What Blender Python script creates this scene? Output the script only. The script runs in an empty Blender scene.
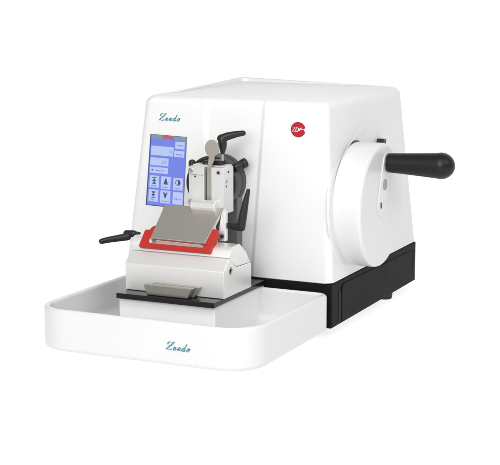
import bpy, bmesh, math, random
from mathutils import Vector, Matrix
random.seed(7)
scene = bpy.context.scene
col = scene.collection
PI = math.pi
Z0 = 0.0737            # the ground lies this far below the underside of the housing

# ------------------------------------------------------------------ camera
f_px = 1500.0
pitch, yaw = math.radians(10.3), math.radians(25.0)
FWD = Vector((-math.sin(yaw)*math.cos(pitch), math.cos(yaw)*math.cos(pitch), -math.sin(pitch)))
RGT = Vector((math.cos(yaw), math.sin(yaw), 0))
UPV = RGT.cross(FWD)
CAM = Vector((0.7272, -1.8183, 0.4265))
def P(px, py, y=None, x=None, z=None):
    """measured point of the photograph at a known depth, width or height of the machine"""
    d = FWD + RGT*((px-250.0)/f_px) - UPV*((py-232.5)/f_px)
    if y is not None: t = (y-CAM.y)/d.y
    elif x is not None: t = (x-CAM.x)/d.x
    else: t = (z-CAM.z)/d.z
    return CAM + d*t
cd = bpy.data.cameras.new('camera'); cam = bpy.data.objects.new('camera', cd); col.objects.link(cam)
cd.lens = 108.0; cd.sensor_width = 36.0; cd.clip_start = 0.05; cd.clip_end = 200
cam.matrix_world = Matrix.Translation(CAM+Vector((0,0,Z0))) @ Matrix((RGT, UPV, -FWD)).transposed().to_4x4()
scene.camera = cam

# ------------------------------------------------------------------ materials
def mat(name, colr, rough=0.4, metal=0.0, coat=0.0, bump=0.0, bscale=900, rvar=0.06, spec=0.5, cvar=0.03, brushed=False):
    m = bpy.data.materials.new(name); m.use_nodes = True
    nt = m.node_tree; N = nt.nodes; L = nt.links
    b = N['Principled BSDF']
    b.inputs['Metallic'].default_value = metal
    b.inputs['Specular IOR Level'].default_value = spec
    b.inputs['Coat Weight'].default_value = coat
    b.inputs['Coat Roughness'].default_value = 0.12
    tc = N.new('ShaderNodeTexCoord')
    mp = N.new('ShaderNodeMapping'); L.new(tc.outputs['Object'], mp.inputs['Vector'])
    if brushed: mp.inputs['Scale'].default_value = (3, 60, 60)
    n1 = N.new('ShaderNodeTexNoise'); n1.inputs['Scale'].default_value = 14 if not brushed else 30
    n1.inputs['Detail'].default_value = 5
    L.new(mp.outputs['Vector'], n1.inputs['Vector'])
    mr = N.new('ShaderNodeMapRange'); mr.inputs['To Min'].default_value = max(0.02, rough-rvar); mr.inputs['To Max'].default_value = rough+rvar
    L.new(n1.outputs['Fac'], mr.inputs['Value']); L.new(mr.outputs['Result'], b.inputs['Roughness'])
    mx = N.new('ShaderNodeMix'); mx.data_type = 'RGBA'
    mx.inputs['A'].default_value = (*[c*(1-cvar) for c in colr], 1)
    mx.inputs['B'].default_value = (*[min(1, c*(1+cvar)) for c in colr], 1)
    L.new(n1.outputs['Fac'], mx.inputs['Factor']); L.new(mx.outputs['Result'], b.inputs['Base Color'])
    if bump:
        n2 = N.new('ShaderNodeTexNoise'); n2.inputs['Scale'].default_value = bscale; n2.inputs['Detail'].default_value = 3
        L.new(mp.outputs['Vector'], n2.inputs['Vector'])
        bp = N.new('ShaderNodeBump'); bp.inputs['Strength'].default_value = bump; bp.inputs['Distance'].default_value = 0.0004
        L.new(n2.outputs['Fac'], bp.inputs['Height']); L.new(bp.outputs['Normal'], b.inputs['Normal'])
    return m
def glow(name, colr, s=1.0):
    m = mat(name, (0.02, 0.02, 0.03), 0.25, rvar=0.02)
    b = m.node_tree.nodes['Principled BSDF']
    b.inputs['Emission Color'].default_value = (*colr, 1); b.inputs['Emission Strength'].default_value = s
    return m
WHITE = mat('white_paint', (0.70, 0.70, 0.698), 0.38, coat=0.15, bump=0.10, bscale=700, cvar=0.012)
TRAYW = mat('white_plastic', (0.625, 0.629, 0.628), 0.32, coat=0.1, bump=0.05, bscale=500, cvar=0.012)
PEDW = mat('white_enamel', (0.76, 0.765, 0.765), 0.32, bump=0.05, bscale=500, cvar=0.012)
WHEELW = mat('white_wheel_paint', (0.655, 0.655, 0.652), 0.34, coat=0.15, bump=0.08, bscale=700, cvar=0.012)
BLACK = mat('black_sheet', (0.006, 0.007, 0.0068), 0.55, bump=0.15, bscale=900, spec=0.07)
GROOVE = mat('black_recess', (0.006, 0.006, 0.006), 0.6, spec=0.2)
GLOSS = mat('black_anodised', (0.008, 0.008, 0.009), 0.22, spec=0.5, rvar=0.05)
LEVER = mat('black_plastic', (0.010, 0.010, 0.011), 0.38, bump=0.12, bscale=1200, spec=0.4)
RUBBER = mat('black_rubber', (0.012, 0.012, 0.012), 0.6)
GRIP = mat('grip_plastic', (0.009, 0.009, 0.010), 0.36, bump=0.12, bscale=1500, spec=0.25)
GREY = mat('satin_light_alloy', (0.86, 0.855, 0.84), 0.38, metal=0.65, bump=0.18, bscale=800, cvar=0.02)
ALU = mat('satin_aluminium', (0.72, 0.72, 0.71), 0.34, metal=0.6, bump=0.08, bscale=500, brushed=False)
STEEL = mat('brushed_steel', (0.66, 0.615, 0.565), 0.36, metal=1.0, bump=0.25, bscale=60, brushed=True, cvar=0.10, rvar=0.08)
STEEL2 = mat('plain_steel', (0.45, 0.43, 0.39), 0.36, metal=0.85, bump=0.1, bscale=300, cvar=0.06)
NICKEL = mat('matt_nickel', (0.34, 0.315, 0.27), 0.42, metal=0.4, cvar=0.04)
DGREY = mat('dark_grey_metal', (0.15, 0.148, 0.142), 0.42, metal=0.3, bump=0.15, bscale=500)
RING = mat('graphite_metal', (0.05, 0.052, 0.054), 0.38, metal=0.4, bump=0.1, bscale=500, cvar=0.08)
RED = mat('red_plastic', (0.41, 0.021, 0.015), 0.42, spec=0.3, bump=0.1, bscale=500, cvar=0.05)
BADGE = mat('red_badge', (0.34, 0.012, 0.028), 0.35, spec=0.3)
TEAL = mat('teal_ink', (0.05, 0.23, 0.29), 0.5)
WINK = mat('white_ink', (0.62, 0.60, 0.60), 0.5)
SCRB = glow('screen_blue', (0.15, 0.205, 0.74))
SCRL = glow('screen_light', (0.45, 0.55, 0.87))
SCRI = glow('screen_ink', (0.03, 0.05, 0.12))
SCRM = glow('screen_caption', (0.19, 0.25, 0.55))
SCRG = glow('screen_green', (0.16, 0.33, 0.26))
SCRR = glow('screen_red', (0.42, 0.09, 0.16))
BEZ = mat('screen_bezel', (0.03, 0.04, 0.14), 0.35)
# translucent ground, made up so light from below whitens it and lifts shadows
GROUND = bpy.data.materials.new('translucent_ground'); GROUND.use_nodes = True
_n = GROUND.node_tree.nodes; _l = GROUND.node_tree.links; _n.clear()
_o = _n.new('ShaderNodeOutputMaterial'); _m = _n.new('ShaderNodeMixShader'); _d = _n.new('ShaderNodeBsdfDiffuse'); _t = _n.new('ShaderNodeBsdfTranslucent')
_d.inputs['Color'].default_value = (0.95, 0.95, 0.95, 1); _t.inputs['Color'].default_value = (0.95, 0.95, 0.95, 1)
_m.inputs['Fac'].default_value = 0.65
_l.new(_d.outputs[0], _m.inputs[1]); _l.new(_t.outputs[0], _m.inputs[2]); _l.new(_m.outputs[0], _o.inputs['Surface'])

# ------------------------------------------------------------------ object helpers
def base_of(par):
    return Vector(par['_base']) if par is not None else Vector((0,0,0))
def obj(name, bm, mats, parent=None, bevel=0.0, seg=3, ang=40, base=None):
    me = bpy.data.meshes.new(name)
    bmesh.ops.remove_doubles(bm, verts=bm.verts, dist=1e-6)
    bmesh.ops.recalc_face_normals(bm, faces=bm.faces)
    bm.to_mesh(me); bm.free()
    o = bpy.data.objects.new(name, me); col.objects.link(o)
    for m in (mats if isinstance(mats, (list, tuple)) else [mats]): me.materials.append(m)
    for p in me.polygons: p.use_smooth = True
    if parent is not None:
        b = base_of(parent); me.transform(Matrix.Translation(-b)); o.parent = parent
    else:
        b = Vector(base) if base is not None else Vector((0,0,0))
        me.transform(Matrix.Translation(-b)); o.location = b+Vector((0,0,Z0))
    o['_base'] = tuple(b)
    if bevel:
        md = o.modifiers.new('bevel', 'BEVEL'); md.width = bevel; md.segments = seg
        md.limit_method = 'ANGLE'; md.angle_limit = math.radians(28)
    else:
        me.set_sharp_from_angle(angle=math.radians(ang))
    w = o.modifiers.new('normals', 'WEIGHTED_NORMAL'); w.keep_sharp = True
    return o
def thing(name, label, cat, base):
    o = bpy.data.objects.new(name, None); col.objects.link(o)
    o.empty_display_size = 0.05
    o.location = Vector(base)+Vector((0,0,Z0)); o['_base'] = tuple(base)
    o['label'] = label; o['category'] = cat
    return o
def box(bm, a, b, mi=0):
    x0,y0,z0 = a; x1,y1,z1 = b
    v = [bm.verts.new(c) for c in ((x0,y0,z0),(x1,y0,z0),(x1,y1,z0),(x0,y1,z0),(x0,y0,z1),(x1,y0,z1),(x1,y1,z1),(x0,y1,z1))]
    for q in ((0,1,2,3),(4,5,6,7),(0,1,5,4),(1,2,6,5),(2,3,7,6),(3,0,4,7)):
        f = bm.faces.new([v[i] for i in q]); f.material_index = mi
    return v
def hexa(bm, pts, mi=0):
    """eight points: four of one face, four of the opposite one"""
    v = [bm.verts.new(p) for p in pts]
    for q in ((0,1,2,3),(4,5,6,7),(0,1,5,4),(1,2,6,5),(2,3,7,6),(3,0,4,7)):
        f = bm.faces.new([v[i] for i in q]); f.material_index = mi
def prism(bm, poly, off, mi=0):
    """extrude the 3D polygon by the vector off"""
    off = Vector(off)
    a = [bm.verts.new(Vector(p)) for p in poly]; b = [bm.verts.new(Vector(p)+off) for p in poly]
    fs = [bm.faces.new(a), bm.faces.new(b)]
    n = len(a)
    for i in range(n): fs.append(bm.faces.new((a[i], a[(i+1)%n], b[(i+1)%n], b[i])))
    for f in fs: f.material_index = mi
def frame(d):
    d = Vector(d).normalized()
    u = d.cross(Vector((0,0,1)))
    if u.length < 1e-4: u = Vector((1,0,0))
    u.normalize(); return u, d.cross(u).normalized()
def loft(bm, rings, close0=True, close1=True, mi=0):
    vs = [[bm.verts.new(p) for p in r] for r in rings]
    n = len(vs[0])
    for a, b in zip(vs[:-1], vs[1:]):
        for i in range(n):
            f = bm.faces.new((a[i], a[(i+1)%n], b[(i+1)%n], b[i])); f.material_index = mi
    if close0: bm.faces.new(vs[0][::-1]).material_index = mi
    if close1: bm.faces.new(vs[-1]).material_index = mi
def circ(c, u, v, r, n=32, ru=1.0):
    c = Vector(c)
    return [c + u*(r*ru*math.cos(2*PI*i/n)) + v*(r*math.sin(2*PI*i/n)) for i in range(n)]
def lathe(bm, o, d, prof, n=48, mi=0):
    """prof: list of (distance along d, radius)"""
    o = Vector(o); d = Vector(d).normalized(); u, v = frame(d)
    loft(bm, [circ(o+d*t, u, v, max(r, 1e-5), n) for t, r in prof], mi=mi)
def limb(bm, pts, rad, n=20, flat=1.0, mi=0):
    """tapered rod with rounded ends along pts"""
    pts = [Vector(p) for p in pts]; rings = []
    d0 = (pts[1]-pts[0]).normalized(); u, v = frame(d0); v = d0.cross(u)
    for k in range(5):
        a = PI/2*(1-k/5); rings.append(circ(pts[0]-d0*(rad[0]*math.sin(a)), u, v, max(1e-5, rad[0]*math.cos(a)), n, flat))
    for i, p in enumerate(pts):
        d = (pts[min(i+1, len(pts)-1)]-pts[max(i-1, 0)]).normalized()
        u = (u-d*u.dot(d)).normalized(); v = d.cross(u)
        rings.append(circ(p, u, v, rad[i], n, flat))
    d1 = (pts[-1]-pts[-2]).normalized()
    u = (u-d1*u.dot(d1)).normalized(); v = d1.cross(u)
    for k in range(1, 6):
        a = PI/2*k/5; rings.append(circ(pts[-1]+d1*(rad[-1]*math.sin(a)), u, v, max(1e-5, rad[-1]*math.cos(a)), n, flat))
    loft(bm, rings, mi=mi)
def spline(pts, k=8):
    """Catmull-Rom through 2D points"""
    out = []
    for i in range(len(pts)-1):
        p0 = pts[max(i-1,0)]; p1 = pts[i]; p2 = pts[i+1]; p3 = pts[min(i+2, len(pts)-1)]
        for j in range(k):
            t = j/k
            out.append(tuple(0.5*((2*p1[c])+(-p0[c]+p2[c])*t+(2*p0[c]-5*p1[c]+4*p2[c]-p3[c])*t*t+(-p0[c]+3*p1[c]-3*p2[c]+p3[c])*t**3) for c in (0,1)))
    out.append(tuple(pts[-1])); return out
def ribbon(bm, pts, place, thin, thick, th, mi=0):
    """a pen stroke: broad where the pen moves down, thin across; place(u, v, h) gives the 3D point"""
    L = []; R = []
    n = len(pts)
    for i, p in enumerate(pts):
        a = pts[max(i-1,0)]; b = pts[min(i+1,n-1)]
        dx, dy = b[0]-a[0], b[1]-a[1]; l = math.hypot(dx, dy) or 1; dx /= l; dy /= l
        s = abs(dy*0.9+dx*0.25)
        w = (thin+(thick-thin)*s**1.5)/2*(0.55+0.45*min(1, min(i, n-1-i)/3))
        L.append((p[0]-dy*w, p[1]+dx*w)); R.append((p[0]+dy*w, p[1]-dx*w))
    rings = [[place(*l, 0), place(*r, 0), place(*r, th), place(*l, th)] for l, r in zip(L, R)]
    loft(bm, rings, mi=mi)
# slanted pen script: Z e e d o, unit = height of the capital
SL = 0.42
ZST = [[(0.02,0.62),(0.02,0.80),(0.16,0.95),(0.40,0.90),(0.58,0.88),(0.74,1.0)],
       [(0.74,1.0),(0.56,0.74),(0.36,0.44),(0.10,0.12),(0.02,0.03)],
       [(0.02,0.03),(0.16,0.13),(0.34,0.04),(0.54,0.0),(0.72,0.14)],
       [(0.22,0.50),(0.40,0.53),(0.56,0.50)]]
EST = [[(0.02,0.16),(0.22,0.24),(0.30,0.38),(0.20,0.45),(0.08,0.32),(0.06,0.12),(0.18,0.0),(0.34,0.07),(0.44,0.18)]]
DST = [[(0.34,0.36),(0.22,0.45),(0.06,0.32),(0.03,0.10),(0.14,0.0),(0.27,0.12),(0.36,0.38)],
       [(0.42,0.98),(0.36,0.60),(0.32,0.22),(0.36,0.02),(0.46,0.06),(0.54,0.18)]]
OST = [[(0.22,0.44),(0.07,0.32),(0.04,0.12),(0.16,0.0),(0.30,0.12),(0.32,0.32),(0.22,0.44),(0.24,0.36),(0.42,0.40)]]
def script(bm, place, H, thin=0.05, thick=0.15, th=0.0003, word='Zeedo', sp=1.0, gap=1.0):
    x = 0; k = 0
    for ch in word:
        st, adv = {'Z':(ZST,0.70),'e':(EST,0.41),'d':(DST,0.50),'o':(OST,0.5)}[ch]
        c = 1.0 if ch == 'Z' else 0.90
        for s in st:
            pts = [((x+(p[0]*sp+SL*p[1])*c)*H, p[1]*H*c) for p in spline(s)]
            ribbon(bm, pts, place, thin*H, thick*H*(1.25 if ch == 'Z' else 0.9), th+0.00003*k); k += 1
        x += adv*sp*gap
    return x*H

# ------------------------------------------------------------------ setting
bm = bmesh.new()
v = [bm.verts.new(p) for p in ((-7,-0.85,-Z0),(5,-0.85,-Z0),(5,8.0,-Z0),(-7,8.0,-Z0))]; bm.faces.new(v)
g = obj('ground', bm, GROUND); g['kind'] = 'structure'; g['label'] = 'plain white studio surface under the machine'

# ------------------------------------------------------------------ microtome
M = thing('rotary_microtome', 'white rotary microtome with sloping housing, touchscreen and handwheel on a black base', 'microtome', (-0.16, 0.17, -Z0))

def rrect(x0, x1, y0, y1, r, z, n=8):
    """rounded rectangle; r = radii (front left, front right, back right, back left)"""
    out = []
    if not isinstance(r, (list, tuple)): r = (r,)*4
    for (cx, cy, a0, rr) in ((x0+r[0], y0+r[0], PI, r[0]), (x1-r[1], y0+r[1], 1.5*PI, r[1]), (x1-r[2], y1-r[2], 0, r[2]), (x0+r[3], y1-r[3], PI/2, r[3])):
        for k in range(n+1):
            a = a0+PI/2*k/n; out.append((cx+rr*math.cos(a), cy+rr*math.sin(a), z))
    return out
HT = 0.2425
def hring(z, ins):
    t = z/0.244
    xl, xr, yf, yb = -0.318+0.036*t+ins, -0.001-0.0085*t-ins, 0.0+ins, 0.35-0.058*t-ins
    pts = rrect(xl, xr, yf, yb, (0.012, 0.010, 0.012, 0.012), z)
    n = 9
    a = pts[:n]; rest = pts[n:]
    # central front recess: narrow step on the left, broad one on the right
    xa = -0.1905+0.002*t; xb = -0.1150+0.0185*t
    rec = []
    for k in range(7):
        s = k/6; rec.append((xa-0.003+0.0095*s, yf+0.0028*(3*s*s-2*s**3), z))
    for k in range(7):
        s = k/6; rec.append((xb-0.0075*(1-s), yf+0.0028*(1-(3*s*s-2*s**3)), z))
    return a+rec+rest
bm = bmesh.new()
rings = [hring(0.0, 0.0015), hring(0.0015, 0.0)] + [hring(0.0015+0.0325*k/1, 0.0) for k in range(1, 8)]
R = 0.010
zt = HT-R
rings = [r for r in rings if r[0][2] < zt-0.002]
for k in range(9):
    a = PI/2*k/8; rings.append(hring(zt+R*math.sin(a), R*(1-math.cos(a))))
loft(bm, rings)
housing = obj('housing', bm, WHITE, M, ang=50)
# raised tray rim on top
bm = bmesh.new()
def top(ins, z, tilt=0.0, inr=0.0):
    return [(x, y, zz+tilt*max(0, y-0.02)/0.26*min(1, max(0.0, (-0.03-x)/0.225))) for x, y, zz in rrect(-0.2725+ins, -0.0195-ins-inr, 0.0105+ins, 0.2825-ins, 0.012, z)]
loft(bm, [top(0,HT-0.001), top(0.001,HT+0.0002,0.0010), top(0.006,HT+0.0004,0.0052), top(0.009,HT+0.0006,0.0062), top(0.0125,HT+0.0006,0.0062,0.006), top(0.0135,HT+0.0005,0.0056,0.006), top(0.0145,HT+0.0004,0.0006,0.006)])
obj('top_rim', bm, WHITE, housing, ang=60)
# embossed panel on the right-hand side, round the handwheel
def side_x(z): return -0.001-0.0085*z/0.244
bm = bmesh.new()
pan = [(0.030,0.004),(0.338,0.004),(0.300,0.196),(0.292,0.214),(0.270,0.223),(0.215,0.214),(0.170,0.205),(0.125,0.195),(0.085,0.187)]
poly = []
for k in range(9):       # left border follows the wheel
    a = math.radians(115+130*k/8); poly.append((0.093+0.098*math.cos(a), 0.097+0.098*math.sin(a)))
crease = [(q_.y, q_.z) for q_ in (P(406.5,97,x=-0.008), P(394,100.5,x=-0.008), P(381,106.5,x=-0.008), P(372,115,x=-0.007), P(362,128,x=-0.007), P(351,143,x=-0.006))]
poly = [(0.330,0.004),(0.290,0.190),(0.284,0.206)]+[c_ for c_ in spline(crease, 5) if c_[0] < 0.276]+poly[2:8]+[(0.050,0.004)]
prism(bm, [(side_x(z)-0.003, y, z) for y, z in poly], (0.0038,0,0))
obj('side_panel', bm, WHITE, housing, bevel=0.0007)
# brake lever tip showing above the wheel
bm = bmesh.new()
c = P(379, 142.6, x=-0.004)
prism(bm, [c+Vector((-0.004, a, b)) for a, b in ((-0.009,-0.006),(0.008,-0.006),(0.010,0.005),(-0.002,0.0055))], (0.012,0,0))
obj('brake_lever', bm, LEVER, housing, bevel=0.0015)

# lettering on the housing
q = P(158.7, 120.3, y=0)
bm = bmesh.new()
script(bm, lambda u, v, h: Vector((q.x+u, -0.0001-h, q.z+v)), 0.0102, thick=0.15, sp=1.10, gap=1.25)
obj('lettering', bm, TEAL, housing)
# round red emblem: its white lettering runs out through a notch on the right
c = P(298.3, 129.6, y=0)
bm = bmesh.new()
er = 0.0101
arc = [(er*1.05*math.cos(math.radians(a)), er*math.sin(math.radians(a))) for a in range(13, 349, 6)]
loop = arc+[(er*0.80,-er*0.13),(er*0.80,er*0.13)]
prism(bm, [(c.x+a, -0.0011, c.z+b) for a, b in loop], (0, 0.0013, 0))
emblem = obj('emblem', bm, BADGE, housing, bevel=0.0004)
bm = bmesh.new()
H = 0.0062
pl = lambda u, v, h: Vector((c.x-0.0085+u, -0.00112-h, c.z-0.0030+v))
x = 0
for st in ([(0.0,0.95),(0.60,0.98),(0.02,0.05),(0.66,0.03)], [(0.86,0.95),(0.82,0.02)], [(0.84,0.92),(1.28,0.82),(1.42,0.5),(1.22,0.1),(0.82,0.04)], [(1.55,0.5),(2.05,0.56),(2.75,0.54)], [(1.75,0.15),(1.62,0.48),(1.95,0.85),(2.2,0.8)]):
    kk = len(bm.verts)*1e-7
    ribbon(bm, [((p[0]+0.15*p[1])*H, p[1]*H) for p in (st if len(st) < 5 and st[0][0] == 0.0 else spline(st, 4))], pl, 0.0008, 0.0013, 0.00015+kk)
obj('emblem_lettering', bm, WINK, housing)

# touchscreen ---------------------------------------------------------------
C00, C10, C01, C11 = P(151,134.3,y=0), P(186.7,137.4,y=0), P(146.3,204.4,y=0), P(183.2,208.2,y=0)
def S(u, v, h=0.0):
    p = C00*(1-u)*(1-v)+C10*u*(1-v)+C01*(1-u)*v+C11*u*v
    return Vector((p.x, -h, p.z))
def srect(bm, u0, u1, v0, v1, h0, h1, mi=0):
    prism(bm, [S(u0,v0,h0), S(u1,v0,h0), S(u1,v1,h0), S(u0,v1,h0)], (0, -(h1-h0), 0), mi)
bm = bmesh.new()
srect(bm, -0.010, 1.008, -0.005, 1.006, -0.001, 0.0006)
scr = obj('touchscreen', bm, [BEZ], M)
bm = bmesh.new(); srect(bm, 0.022, 1.0, 0.0, 0.995, 0.0004, 0.0010); obj('display', bm, SCRB, scr)
bm = bmesh.new()
srect(bm, 0.022,0.34, 0.001,0.048, 0.0008,0.0013, 0); srect(bm, 0.34,0.67, 0.001,0.048, 0.0008,0.0013, 1); srect(bm, 0.67,0.999, 0.001,0.048, 0.0008,0.0013, 0)
obj('status_bar', bm, [SCRG, SCRR], scr)
def sstroke(bm, pts, w, h=0.00145, mi=1):
    """marks on the display, in (u, v) of the display"""
    for a, b in zip(pts[:-1], pts[1:]):
        A = S(*a, h); B = S(*b, h); d = (B-A); n = Vector((-d.z, 0, d.x)).normalized()*w/2
        prism(bm, [A-n, B-n, B+n, A+n], (0, -0.0002, 0), mi)
def sring(bm, u, v, r, w, mi=1, a0=0, a1=360):
    k = 14
    pts = [(u+r*1.0*math.cos(math.radians(a0+(a1-a0)*i/k))/0.0555, v+r*math.sin(math.radians(a0+(a1-a0)*i/k))/0.0985) for i in range(k+1)]
    sstroke(bm, pts, w, mi=mi)
def spoly(bm, pts, mi=1):
    prism(bm, [S(*p, 0.00145) for p in pts], (0, -0.0002, 0), mi)
def caption(bm, u0, u1, v, n):
    # a word far too small to read: a row of uneven specks
    u = u0
    while u < u1-0.02:
        w = random.uniform(0.016, 0.034); h = random.uniform(0.006, 0.011)
        srect(bm, u, min(u+w, u1), v-h, v+0.009, 0.0013, 0.0016, 2); u += w+random.uniform(0.010, 0.016)
def panel(name, u0, u1, v0, v1, draw):
    bm = bmesh.new(); srect(bm, u0, u1, v0, v1, 0.0008, 0.0014, 0)
    draw(bm, u0, u1, v0, v1); obj(name, bm, [SCRL, SCRI, SCRM], scr)
def d_zero(bm, a, b, c_, d): sring(bm, b-0.07, (c_+d)/2, 0.0016, 0.0006, 2)
def d_twenty(bm, a, b, c_, d):
    m = (c_+d)/2; sring(bm, b-0.08, m, 0.0017, 0.0006, 2)
    sstroke(bm, [(b-0.20,m-0.016),(b-0.14,m-0.018),(b-0.14,m),(b-0.20,m+0.018),(b-0.13,m+0.018)], 0.0006, mi=2)
def d_dot(bm, a, b, c_, d): sring(bm, a+0.07, (c_+d)/2, 0.0007, 0.0012, 1); caption(bm, a+0.14, a+0.4, (c_+d)/2+0.004, 5)
def d_two(bm, a, b, c_, d): caption(bm, a+0.06, b-0.03, (c_+d)/2, 2)
def d_word(bm, a, b, c_, d): caption(bm, a+0.05, b-0.03, (c_+d)/2+0.01, 4)
def d_updouble(bm, a, b, c_, d):
    m = (a+b)/2; t = c_+0.028
    sstroke(bm, [(m-0.06,t),(m+0.06,t)], 0.0009); spoly(bm, [(m-0.055,t+0.050),(m+0.055,t+0.050),(m,t+0.010)]); spoly(bm, [(m-0.06,t+0.088),(m+0.06,t+0.088),(m,t+0.048)]); caption(bm, a+0.05, b-0.05, d-0.025, 3)
def d_up(bm, a, b, c_, d):
    m = (a+b)/2; t = c_+0.026
    spoly(bm, [(m-0.06,t+0.085),(m+0.06,t+0.085),(m+0.012,t),(m-0.012,t)]); caption(bm, a+0.04, b-0.04, d-0.025, 4)
def d_half(bm, a, b, c_, d):
    m = (a+b)/2; t = c_+0.066
    sring(bm, m, t, 0.0036, 0.0008); spoly(bm, [(m+0.0034/0.0555*math.cos(math.radians(x)), t+0.0034/0.0985*math.sin(math.radians(x))) for x in range(-90, 91, 15)]); caption(bm, a+0.06, b-0.06, d-0.025, 3)
def d_downdouble(bm, a, b, c_, d):
    m = (a+b)/2; t = c_+0.030
    spoly(bm, [(m-0.06,t-0.006),(m+0.06,t-0.006),(m,t+0.034)]); spoly(bm, [(m-0.055,t+0.032),(m+0.055,t+0.032),(m,t+0.072)]); sstroke(bm, [(m-0.06,t+0.084),(m+0.06,t+0.084)], 0.0009); caption(bm, a+0.06, b-0.07, d-0.025, 3)
def d_down(bm, a, b, c_, d):
    m = (a+b)/2; t = c_+0.026
    spoly(bm, [(m-0.06,t),(m-0.02,t),(m,t+0.03),(m+0.02,t),(m+0.06,t),(m+0.008,t+0.085),(m-0.008,t+0.085)]); caption(bm, a+0.04, b-0.03, d-0.028, 4)
panel('readout', 0.045, 0.665, 0.155, 0.285, d_zero)
panel('readout', 0.045, 0.545, 0.320, 0.428, d_twenty)
panel('readout', 0.045, 0.545, 0.452, 0.538, d_dot)
panel('touch_button', 0.71, 0.965, 0.070, 0.172, d_two)
panel('touch_button', 0.69, 0.965, 0.197, 0.285, d_word)
panel('touch_button', 0.06, 0.315, 0.575, 0.745, d_updouble)
panel('touch_button', 0.375, 0.635, 0.575, 0.755, d_up)
panel('touch_button', 0.71, 0.965, 0.580, 0.752, d_half)
panel('touch_button', 0.06, 0.315, 0.775, 0.945, d_downdouble)
panel('touch_button', 0.375, 0.645, 0.775, 0.955, d_down)
panel('touch_button', 0.715, 0.985, 0.780, 0.955, d_word)

# black base ------------------------------------------------------------------
bm = bmesh.new()
loft(bm, [rrect(-0.316, -0.0008, 0.0005, 0.3485, 0.003, z) for z in (-0.0605, -0.0004)])
base = obj('base', bm, BLACK, M, bevel=0.0012)
bm = bmesh.new()        # pressed side sheet with a folded upper strip
prism(bm, [(-0.002, y, z) for y, z in ((0.036,-0.058),(0.036,-0.0105),(0.042,-0.006),(0.318,-0.010),(0.330,-0.014),(0.330,-0.058))], (0.0026,0,0))
obj('side_sheet', bm, BLACK, base, bevel=0.001)
bm = bmesh.new()        # dark slot near the front corner
box(bm, (-0.001, 0.026, -0.057), (-0.0003, 0.034, -0.014))
obj('slot', bm, GROOVE, base)
bm = bmesh.new()
box(bm, (-0.001, 0.335, -0.048), (-0.0002, 0.342, -0.012))
obj('slot', bm, GROOVE, base)
for fx, fy in ((-0.020, 0.262), (-0.296, 0.262), (-0.075, 0.06), (-0.296, 0.06)):
    bm = bmesh.new(); lathe(bm, (fx, fy, -Z0), (0,0,1), [(0,0.0105),(0.001,0.0115),(0.0125,0.0125),(0.0135,0.0125)], 28)
    obj('foot', bm, RUBBER, base)
# pedestal and black mounting plate that carry the knife holder
bm = bmesh.new(); box(bm, (-0.2405, -0.1500, -0.0565), (-0.1000, 0.0004, -0.0088))
obj('pedestal', bm, PEDW, M, bevel=0.0015)
bm = bmesh.new(); box(bm, (-0.2400, -0.1585, -0.0085), (-0.0975, 0.0, -0.0012))
obj('mounting_plate', bm, GLOSS, M, bevel=0.0012)

# handwheel --------------------------------------------------------------------
WC = Vector((0, 0.093, 0.0965)); WR = 0.0850; WX = 0.0355
bm = bmesh.new()
lathe(bm, (-0.0052, WC.y, WC.z), (1,0,0), [(0,WR-0.0012),(0.0008,WR-0.0003),(0.002,WR),(WX+0.0002,WR),(WX+0.0024,WR-0.0006),(WX+0.0040,WR-0.0020),(WX+0.0050,WR-0.0042),(WX+0.0052,WR-0.006)], 128)
wheel = obj('handwheel', bm, WHEELW, M, ang=50)
bm = bmesh.new(); lathe(bm, (-0.010, WC.y+0.002, WC.z+WR+0.0018-0.036), (1,0,0), [(0,0.036),(0.0054,0.036)], 72)  # added black disc behind the wheel stands for the dark gap above it
obj('gap_disc', bm, LEVER, wheel)
hb = Vector((WX, 0.1065, 0.1535)); sc = Vector((WX, 0.0875, 0.0965))
bm = bmesh.new()        # crank arm: a raised slot-shaped boss from the hub to the handle
d = Vector((0, hb.y-sc.y, hb.z-sc.z)); L_ = d.length; d.normalize(); n = Vector((0, -d.z, d.y))
for r, x0, x1 in ((0.0150, WX-0.0006, WX+0.0018),):
    pts = []
    for k in range(17):
        a = PI*k/16; pts.append(sc+n*(r*math.cos(a))*-1 - d*(r*math.sin(a)))
    for k in range(17):
        a = PI*k/16; pts.append(sc+d*L_+n*(r*math.cos(a)) + d*(r*math.sin(a)))
    prism(bm, [(x0, p.y, p.z) for p in pts], (x1-x0, 0, 0))
obj('crank_boss', bm, WHEELW, wheel, bevel=0.0010)
bm = bmesh.new(); pp = P(381, 205.5, x=WX+0.0018); lathe(bm, (WX+0.0016, pp.y, pp.z), (1,0,0), [(0,0.0042),(0.0007,0.0042)], 24)
box(bm, (WX+0.0022, pp.y-0.0016, pp.z-0.0040), (WX+0.0026, pp.y+0.0016, pp.z+0.0040), 1)
obj('screw', bm, [STEEL2, LEVER], wheel)
bm = bmesh.new(); pp = P(385, 184.5, x=WX+0.0018); lathe(bm, (WX+0.0014, pp.y, pp.z), (1,0,0), [(0,0.0078),(0.0009,0.0078),(0.0009,0.0066),(0.0005,0.006)], 28)
obj('hole_plug', bm, NICKEL, wheel)
bm = bmesh.new()
T = P(454.6, 166, y=hb.y).x - (WX+0.003)
rr = 0.0181
prof = [(0,0.0120),(0.0008,0.0131),(0.004,0.0135),(0.02,0.0142),(0.05,0.0160),(0.07,0.0174),(T-rr*1.05,rr)]
for k in range(1, 11):
    a = PI/2*k/10; prof.append((T-rr*1.05+rr*1.05*math.sin(a), rr*math.cos(a)))
lathe(bm, (WX+0.003, hb.y, hb.z), (1,0,0.0), prof, 64)
obj('handle', bm, GRIP, wheel, ang=60)
bm = bmesh.new(); lathe(bm, (WX+0.001, hb.y, hb.z), (1,0,0), [(0,0.0095),(0.003,0.0095)], 32)
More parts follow.
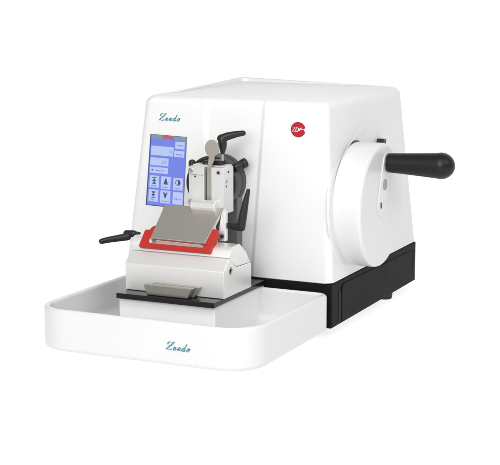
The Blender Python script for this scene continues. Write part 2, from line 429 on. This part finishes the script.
obj('handle_collar', bm, STEEL2, wheel)

# specimen head -------------------------------------------------------------------
bm = bmesh.new()
box(bm, (-0.193, -0.012, 0.0005), (-0.1335, 0.0035, 0.150))
obj('slide_rail', bm, DGREY, M, bevel=0.001)
HC = Vector((-0.1640, 0, 0.1310))
bm = bmesh.new()
lathe(bm, (HC.x, 0.0045, HC.z), (0,-1,0), [(0,0.0355),(0.001,0.0365),(0.013,0.037),(0.0145,0.0360),(0.0165,0.0360),(0.018,0.037),(0.0325,0.037),(0.034,0.0360),(0.034,0.030),(0.030,0.029)], 96)
head = obj('orientation_head', bm, RING, M, ang=40)
bm = bmesh.new()
lathe(bm, (HC.x, -0.022, HC.z), (0,-1,0), [(0,0.0345),(0.0145,0.0345),(0.0155,0.033)], 72)
obj('swivel_plate', bm, LEVER, head)
YF, YB = -0.068, -0.036
a = P(188.6, 166.0, y=YF); b = P(223.3, 168.2, y=YF); bz = 0.096
x0, x1, zt2 = a.x, b.x, (a.z+b.z)/2
xs0 = P(204.0, 180, y=YF).x; xs1 = P(211.0, 180, y=YF).x
clampo = bpy.data.objects.new('specimen_clamp', None)
bm = bmesh.new()        # back block joining the two jaws
box(bm, (x0+0.001, YF+0.012, bz), (x1-0.0005, YB, zt2-0.0012))
clamp = obj('specimen_clamp', bm, ALU, M, bevel=0.0008)
bm = bmesh.new(); box(bm, (x0, YF, bz), (xs0, YF+0.0116, zt2)); obj('clamp_jaw', bm, ALU, clamp, bevel=0.0010)
bm = bmesh.new(); box(bm, (xs1, YF, bz), (x1, YF+0.0116, zt2)); obj('clamp_jaw', bm, ALU, clamp, bevel=0.0010)
bm = bmesh.new(); xp = P(192.4, 180, y=YF).x; box(bm, (xp, YF-0.0016, bz), (xs0-0.0016, YF-0.0002, zt2-0.0112)); obj('jaw_facing', bm, ALU, clamp, bevel=0.0005)
bm = bmesh.new(); box(bm, (x0+0.0004, YF+0.0112, zt2-0.0022), (x1-0.001, YB-0.002, zt2+0.0012)); obj('top_cover', bm, ALU, clamp, bevel=0.0005)
for px, py in ((195.2, 176.5), (226.3, 186.5), (228.6, 172.0)):
    p = P(px, py, y=YF-0.0016) if px < 220 else P(px, py, x=x1)
    d = (0,-1,0) if px < 220 else (1,0,0)
    o = Vector((p.x, p.y+0.0005, p.z)) if px < 220 else Vector((x1-0.0005, p.y, p.z))
    bm = bmesh.new(); lathe(bm, o, d, [(0,0.0014),(0.0008,0.0014),(0.0009,0.0008)], 16)
    obj('grub_screw', bm, RING, clamp)
# cross bar over the left jaw and the lower cradle
bm = bmesh.new(); box(bm, (x0+0.002, YF-0.0025, zt2-0.0105), (xs0+0.001, YF-0.0002, zt2-0.0012)); obj('cover_strip', bm, ALU, clamp, bevel=0.0006)
bm = bmesh.new()
c0 = P(191.5, 199.5, y=YF-0.006); c1 = P(216, 201, y=YF-0.006)
lathe(bm, (c0.x, YF-0.004, c0.z-0.007), (1,0,0), [(0,0.0065),(0.001,0.0075),(c1.x-c0.x-0.001,0.0075),(c1.x-c0.x,0.0065)], 32)
obj('lower_roller', bm, ALU, clamp)
for px, py in ((191.6, 170.2), (191.6, 201.5)):
    p = P(px, py, y=YF); bm = bmesh.new()
    lathe(bm, (p.x, YF+0.0005, p.z), (0,-1,0), [(0,0.0036),(0.0042,0.0036),(0.0046,0.0032),(0.0046,0.0022),(0.0036,0.002)], 24)
    obj('screw', bm, STEEL2, clamp)
p = P(218.4, 172.8, y=YF); bm = bmesh.new()
lathe(bm, (p.x, YF+0.0003, p.z), (0,-1,0), [(0,0.0030),(0.0005,0.0030),(0.0006,0.0026)], 24)
lathe(bm, (p.x, YF, p.z), (0,-1,0), [(0.0001,0.0017),(0.0009,0.0017)], 6, 1)
obj('screw', bm, [STEEL2, GROOVE], clamp)
p = P(226.5, 181.5, x=x1); bm = bmesh.new()
lathe(bm, (x1-0.002, p.y, p.z), (1,0,0), [(0,0.0024),(0.0026,0.0024),(0.0026,0.0015)], 20, 0)
obj('screw', bm, STEEL2, clamp)
# jaw screw rods in the slot, and the key-shaped tab
bm = bmesh.new(); p0 = P(205.2, 169, y=YF+0.006); lathe(bm, (p0.x, YF+0.007, bz), (0,0,1), [(0,0.0013),(zt2-bz-0.004,0.0013)], 16)
obj('guide_rod', bm, RING, clamp)
bm = bmesh.new()
yt = YF+0.0035
def T2(px, py): return P(px, py, y=yt)
stem = [T2(211.2,168.5), T2(211.6,165), T2(213.6,161), T2(214.3,156.2)]
hc, hu = T2(211.6,148.6), 0.0098
head_pts = []
for k in range(15):
    an = math.radians(-42+264*k/14)
    head_pts.append(Vector((hc.x+0.0102*math.cos(an), yt, hc.z+0.0118*math.sin(an))))
tab = stem+head_pts+[T2(208.7,157.2), T2(208.0,161), T2(207.2,166), T2(207.2,168.5)]
prism(bm, tab, (0, 0.0026, 0))
obj('key_tab', bm, NICKEL, clamp, bevel=0.0006)
bm = bmesh.new(); t0, t1 = T2(206.6,199.5), T2(210.9,168.0); box(bm, (t0.x, yt+0.0005, bz+0.004), (t1.x, yt+0.0040, t1.z))
obj('slot_bar', bm, STEEL2, clamp, bevel=0.0005)
for px, py, s in ((192.2, 161.6, 0.0048), (206.3, 160.8, 0.0050)):
    p = P(px, py+2.5, y=YF+0.02); bm = bmesh.new()
    lathe(bm, (p.x, p.y, zt2-0.004), (0,0,1), [(0,s),(0.0065,s),(0.009,s*0.75),(0.010,s*0.3)], 24)
    obj('clamp_knob', bm, LEVER, clamp)
# clamping lever on top
bm = bmesh.new()
yl = YF+0.020
s0 = P(217.8, 163.5, y=yl); s1 = P(218.5, 156, y=yl); 
box(bm, (s0.x-0.0058, yl-0.007, zt2-0.0015), (s0.x+0.0070, yl+0.010, zt2+0.0075))
obj('lever_block', bm, LEVER, clamp, bevel=0.0012)
bm = bmesh.new()
q0 = P(222.3, 156, y=yl); q1 = P(222.0, 153, y=yl)
lathe(bm, (q0.x, yl, q0.z-0.006), (0,0,1), [(0,0.0022),(0.012,0.0022)], 20, 1)
limb(bm, [P(222.6,152.6,y=yl), P(222.9,148.2,y=yl), P(222.6,143.5,y=yl), P(222.0,138.8,y=yl)], [0.0030,0.0048,0.0060,0.0056], 24)
limb(bm, [P(221.2,138.6,y=yl), P(228,136.2,y=yl+0.005), P(236,134.2,y=yl+0.012), P(243.2,133.2,y=yl+0.018)], [0.0056,0.0054,0.0044,0.0036], 24)
obj('clamping_lever', bm, [LEVER, STEEL2], clamp, ang=60)
# side knob on the orientation head
bm = bmesh.new()
p0 = P(234.0, 168.2, y=-0.026); p1 = P(246.3, 162.2, y=-0.012)
dd = (p1-p0); ln = dd.length
lathe(bm, p0, dd, [(0,0.0058),(0.001,0.0064),(ln*0.55,0.0060),(ln*0.6,0.0056),(ln*0.64,0.0066),(ln-0.0015,0.0068),(ln,0.0058)], 28)
obj('head_knob', bm, LEVER, head)

# ------------------------------------------------------------------ waste tray (lifts off)
TY0, TY1, TX0, TX1 = -0.2565, -0.0062, -0.3085, 0.0005
bz0 = -0.0600
def rz(y): return -0.0056-0.0042*(y-TY0)/(TY1-TY0)
TR = (0.046, 0.048, 0.017, 0.017)
def tring(ins, z, rel=False):
    r = rrect(TX0+ins, TX1-ins, TY0+ins, TY1-ins, tuple(max(0.004, q-ins) for q in TR), 0, 12)
    return [(x, y, rz(y)+z) if rel else (x, y, z) for x, y, _ in r]
bm = bmesh.new()
rings = []
for k in range(6):
    a = PI/2*k/5; rings.append(tring(0.006*(1-math.sin(a)), bz0+0.006*(1-math.cos(a))))
rings.append(tring(0.0, -0.040)); rings.append(tring(0.0, -0.022))
for k in range(9):
    a = PI*k/8; rings.append(tring(0.0038*(1-math.cos(a)), -0.0038+0.0038*math.sin(a), True))
rings.append(tring(0.0078, -0.030))
for k in range(7):
    a = PI/2*k/6; rings.append(tring(0.0080+0.012*(1-math.cos(a)), -0.0555+0.012*(1-math.sin(a))))
loft(bm, rings)
# clearance for the pedestal is left inside: the tray floor runs beneath it
tray = obj('waste_tray', bm, TRAYW, None, base=((TX0+TX1)/2, (TY0+TY1)/2, bz0), ang=60)
tray['label'] = 'white rounded section waste tray with teal lettering at the front of the machine'
tray['category'] = 'tray'
q2 = P(165.6, 349.2, y=TY0)
bm = bmesh.new()
script(bm, lambda u, v, h: Vector((q2.x+u, TY0-0.0001-h, q2.z+v)), 0.0106, thick=0.15, sp=1.08, gap=1.22)
obj('lettering', bm, TEAL, tray)
for fx, fy in ((-0.25,-0.13),(-0.09,-0.12)):
    bm = bmesh.new(); lathe(bm, (fx, fy, -Z0), (0,0,1), [(0,0.009),(0.001,0.010),(0.0142,0.010)], 24)
    obj('foot', bm, TRAYW, tray)

# ------------------------------------------------------------------ knife holder (slides off the plate)
K = thing('knife_holder', 'light grey knife holder with red finger guard and steel pressure plate on the black plate', 'knife holder', (-0.1665, -0.095, -0.0012))
KX0, KX1 = -0.2387, -0.0945
arcp = []
for k in range(11):
    t = k/10; y = -0.1185+(-0.0535+0.1185)*t
    s = (y+0.086)/0.0325
    arcp.append((y, 0.0335+0.0155*abs(s)**2.2 if s < 0 else 0.0335-0.001*s))
prof = [(-0.1345,-0.0008),(-0.1355,0.0345),(-0.1225,0.0462),(-0.1200,0.0490)]+arcp+[(-0.0525,0.028),(-0.0515,-0.0008)]
bm = bmesh.new()
prism(bm, [(KX0, y, z) for y, z in prof], (KX1-KX0, 0, 0))
obj('holder_base', bm, GREY, K, bevel=0.0008)
up = [(-0.1185,0.0500),(-0.1150,0.0575),(-0.1120,0.0605),(-0.1070,0.0625),(-0.0880,0.0632),(-0.0845,0.0622),(-0.0665,0.0490),(-0.0542,0.0335)]+[(y, z+0.0006) for y, z in arcp[::-1][1:-1]]
bm = bmesh.new()
prism(bm, [(KX0+0.0006, y, z) for y, z in up], (KX1-KX0-0.0012, 0, 0))
cradle = obj('cradle', bm, GREY, K, bevel=0.0009)
# clamping screw in the right flank
p = P(230.5, 271, x=KX1); bm = bmesh.new()
lathe(bm, (KX1-0.002, p.y, p.z), (1,0,0), [(0,0.0052),(0.0026,0.0052),(0.0026,0.0040),(0.0010,0.0036)], 28, 0)
lathe(bm, (KX1-0.002, p.y, p.z), (1,0,0), [(0.0,0.0032),(0.0022,0.0032)], 6, 1)
obj('screw', bm, [STEEL2, GROOVE], K)
# pressure plate: inclined sheet of brushed steel
def bevelplate(name, quad, off, m, par, bev):
    bm = bmesh.new(); prism(bm, quad, off); return obj(name, bm, m, par, bevel=bev)
yb_, yt_ = -0.120, -0.070
BL, BR, TRp, TL = P(150.3,237.4,y=yb_), P(204.8,243.4,y=yb_), P(223.8,207.6,y=yt_), P(164.8,205.0,y=yt_)
zb_ = (BL.z+BR.z)/2; ztp = (TL.z+TRp.z)/2
BL.z, BR.z = zb_+0.0005, zb_-0.0005; TL.z, TRp.z = ztp-0.0008, ztp+0.0008
slope = Vector((0, yt_-yb_, ztp-zb_)).normalized(); nrm = Vector((0, slope.z, -slope.y))     # into the holder
bevelplate('pressure_plate', [BL, BR, TRp, TL], nrm*0.0042, STEEL, K, 0.0007)
# blade carrier under the plate
bm = bmesh.new()
i0 = Vector((0.006,0,0)); o1 = nrm*0.0046
hexa(bm, [BL+i0+o1, BR-i0+o1, TRp-Vector((0.010,0,0))+o1-slope*0.012, TL+i0*2+o1-slope*0.012,
          Vector((BL.x+0.004,-0.112,0.0605)), Vector((BR.x-0.002,-0.112,0.0605)), Vector((TRp.x-0.004,-0.078,0.0605)), Vector((TL.x+0.012,-0.078,0.0605))])
obj('blade_carrier', bm, GREY, K, bevel=0.0012)
bm = bmesh.new()
p0, p1 = TL+nrm*0.0046-slope*0.004, TRp+nrm*0.0046-slope*0.004
prism(bm, [p0-Vector((0.003,0,0)), p1+Vector((0.0035,0,0)), p1+Vector((0.0035,0,0))+slope*0.0062, p0-Vector((0.003,0,0))+slope*0.0062], nrm*0.0004)
obj('blade', bm, STEEL2, K)
# side bracket behind the guard with its small screw
bm = bmesh.new()
A = [P(218.6,241,y=-0.086), P(225.3,241.6,y=-0.086), P(225.3,212,y=-0.078), P(223.6,208.5,y=-0.075), P(221.2,213,y=-0.078), P(219.2,226,y=-0.082)]
prism(bm, A, (0, 0.008, 0))
obj('side_bracket', bm, ALU, K, bevel=0.0009)
bm = bmesh.new(); p = P(221.4, 236.3, y=-0.087); lathe(bm, (p.x, -0.084, p.z), (0.25,-1,0), [(0,0.0026),(0.004,0.0026),(0.0046,0.0020)], 20)
obj('screw', bm, LEVER, K)
# red guard: a U round the plate
gs, gn = Vector((0, 0.70, 0.714)).normalized(), None
gn = Vector((0, gs.z, -gs.y))
g0 = P(138.3, 245.2, y=-0.1235); g1 = P(209.4, 253.2, y=-0.1235)
gx0, gx1 = g0.x, g1.x; gz = (g0.z+g1.z)/2
G0 = Vector((0, -0.1235, gz))
def G(x, s, dz=0.0): return Vector((x, 0, 0))+G0+gs*s+Vector((0,0,dz))
bar, aw, aL, aR = 0.0066, 0.0125, 0.0335, 0.0365
off = Vector((0, 0.0075, -0.0050))
U = [G(gx0,0.0), G(gx1-0.0008,0.0), G(gx1+0.0006,0.004), G(gx1+0.0010,aR-0.004), G(gx1-0.0012,aR), G(gx1-0.0080,aR), G(gx1-0.0095,aR-0.004), G(gx1-0.0105,bar+0.002), G(gx1-0.0135,bar), G(gx0+aw+0.0015,bar), G(gx0+aw,bar+0.002), G(gx0+aw+0.0010,aL+0.002), G(gx0+aw-0.004,aL-0.001), G(gx0+aw-0.006,aL-0.006), G(gx0+0.0005,aL-0.0065), G(gx0-0.0002,aL-0.009)]
bm = bmesh.new(); prism(bm, U, off)
obj('finger_guard', bm, RED, K, bevel=0.0011)
# lever on the left side
bm = bmesh.new()
h0, h1 = P(139.5,233.3,y=-0.100), P(127.5,232.0,y=-0.1015)
limb(bm, [h0, P(133,232.6,y=-0.1005)], [0.0018,0.0026], 18)
limb(bm, [P(133.5,233.6,y=-0.101), P(126.6,233.4,y=-0.102)], [0.0046,0.0046], 22)
limb(bm, [P(127.5,236.6,y=-0.106), P(118,238.2,y=-0.115), P(108,239.8,y=-0.127), P(101.6,241.3,y=-0.135)], [0.0052,0.0046,0.0041,0.0037], 24)
obj('left_lever', bm, LEVER, K, ang=60).name = 'clamping_lever'
bm = bmesh.new()
p = P(136.0, 241.5, y=-0.108)
lathe(bm, (KX0-0.0005, p.y, p.z), (1,0,0), [(0,0.0078),(0.0012,0.0090),(0.03,0.0090)], 36)
obj('lever_boss', bm, GREY, K, ang=60)
# upright lever on the right side
bm = bmesh.new()
yk = -0.074
limb(bm, [P(223.0,224.6,y=yk), P(229,225.6,y=yk), P(236,226.6,y=yk), P(241.5,227.4,y=yk)], [0.0022,0.0040,0.0050,0.0052], 24)
limb(bm, [P(241.2,226.2,y=yk), P(243.2,214,y=yk+0.001), P(245.8,201,y=yk+0.002), P(248.3,190.6,y=yk+0.003)], [0.0058,0.0055,0.0041,0.0026], 24)
obj('clamping_lever', bm, LEVER, K, ang=60)
# steel block standing on the plate in front of the holder
yf1, yf0 = -0.1565, -0.1535
q = [P(146.4,294.4,y=yf0), P(187.2,300.4,y=yf0), P(191.6,289.6,y=yf1), P(143.4,283.8,y=yf1)]
zlo = -0.0008
q[0].z = q[1].z = zlo; zz = (q[2].z+q[3].z)/2; q[2].z = q[3].z = zz
bk = Vector((0, 0.0085, 0))
bm = bmesh.new(); prism(bm, q, bk)
fb = obj('front_block', bm, STEEL2, K, bevel=0.0010)
bm = bmesh.new()
hexa(bm, [(q[0].x+0.002, yf0+0.0102, zlo), (q[1].x+0.004, yf0+0.0102, zlo), (q[2].x+0.004, yf1+0.0132, zz-0.0005), (q[3].x+0.006, yf1+0.0132, zz-0.0005),
          (q[0].x+0.002, -0.1362, zlo), (q[1].x+0.004, -0.1362, zlo), (q[2].x+0.004, -0.1362, zz-0.0005), (q[3].x+0.006, -0.1362, zz-0.0005)])
obj('rear_block', bm, STEEL2, fb, bevel=0.0008)

# ------------------------------------------------------------------ light
w = bpy.data.worlds.new('World'); scene.world = w; w.use_nodes = True
nt = w.node_tree; bg = nt.nodes['Background']; bg.inputs['Color'].default_value = (1, 1, 1, 1)
tc = nt.nodes.new('ShaderNodeTexCoord'); sx = nt.nodes.new('ShaderNodeSeparateXYZ'); cr = nt.nodes.new('ShaderNodeFloatCurve')
# white studio: pale walls, a brighter ceiling, little from below
mr = nt.nodes.new('ShaderNodeMapRange')
nt.links.new(tc.outputs['Generated'], sx.inputs[0]); nt.links.new(sx.outputs['Z'], mr.inputs['Value'])
mr.inputs['From Min'].default_value = -1.0; mr.inputs['From Max'].default_value = 1.0
nt.links.new(mr.outputs['Result'], cr.inputs['Value'])
c = cr.mapping.curves[0]
c.points[0].location = (0.0, 0.30); c.points[1].location = (1.0, 0.40)
for px_, py_ in ((0.47, 0.32), (0.53, 0.46)): c.points.new(px_, py_)
for p_ in c.points: p_.handle_type = 'VECTOR'
cr.mapping.update()
# the lit white backdrop behind the ground
m2 = nt.nodes.new('ShaderNodeMapRange'); m2.interpolation_type = 'SMOOTHSTEP'
nt.links.new(sx.outputs['Y'], m2.inputs['Value'])
m2.inputs['From Min'].default_value = 0.45; m2.inputs['From Max'].default_value = 0.70
m2.inputs['To Min'].default_value = 0.0; m2.inputs['To Max'].default_value = 1.15
mm = nt.nodes.new('ShaderNodeMath'); mm.operation = 'MAXIMUM'
nt.links.new(cr.outputs['Value'], mm.inputs[0]); nt.links.new(m2.outputs['Result'], mm.inputs[1])
nt.links.new(mm.outputs[0], bg.inputs['Strength'])
def area(name, loc, aim, size, power, color=(1,1,1)):
    l = bpy.data.lights.new(name, 'AREA'); l.shape = 'RECTANGLE'; l.size, l.size_y = size; l.energy = power; l.color = color
    o = bpy.data.objects.new(name, l); col.objects.link(o); o.location = loc
    o.rotation_euler = (Vector(aim)-Vector(loc)).to_track_quat('-Z', 'Y').to_euler()
    return o
area('front_softbox', (0.12, -1.93, 0.82), (-0.15, 0.0, 0.10), (1.2, 0.9), 21.5, (1, 0.998, 0.992))
area('tray_fill', (0.12, -0.58, 0.78), (-0.18, -0.12, 0.0), (0.6, 0.45), 3.6, (1, 0.998, 0.992))  # added fill lamp, brightens the inside of the tray
area('side_fill', (1.5, -0.55, 1.45), (-0.15, -0.05, 0.05), (1.2, 1.0), 11)  # added fill from the right for the side face and tray wall
area('ground_fill', (-1.0, 5.5, -1.2), (-1.0, 5.5, 0), (21.0, 19.0), 352*21*19/108*0.91)      # added unseen lamp below the ground, keeps it white and nearly shadowless

scene.view_settings.view_transform = 'Standard'; scene.view_settings.look = 'None'
scene.view_settings.exposure = 0.0; scene.view_settings.gamma = 1.0
for o in scene.objects:
    if '_base' in o: del o['_base']
for ob_ in list(bpy.data.objects):
    if ob_.users_collection == () : bpy.data.objects.remove(ob_)
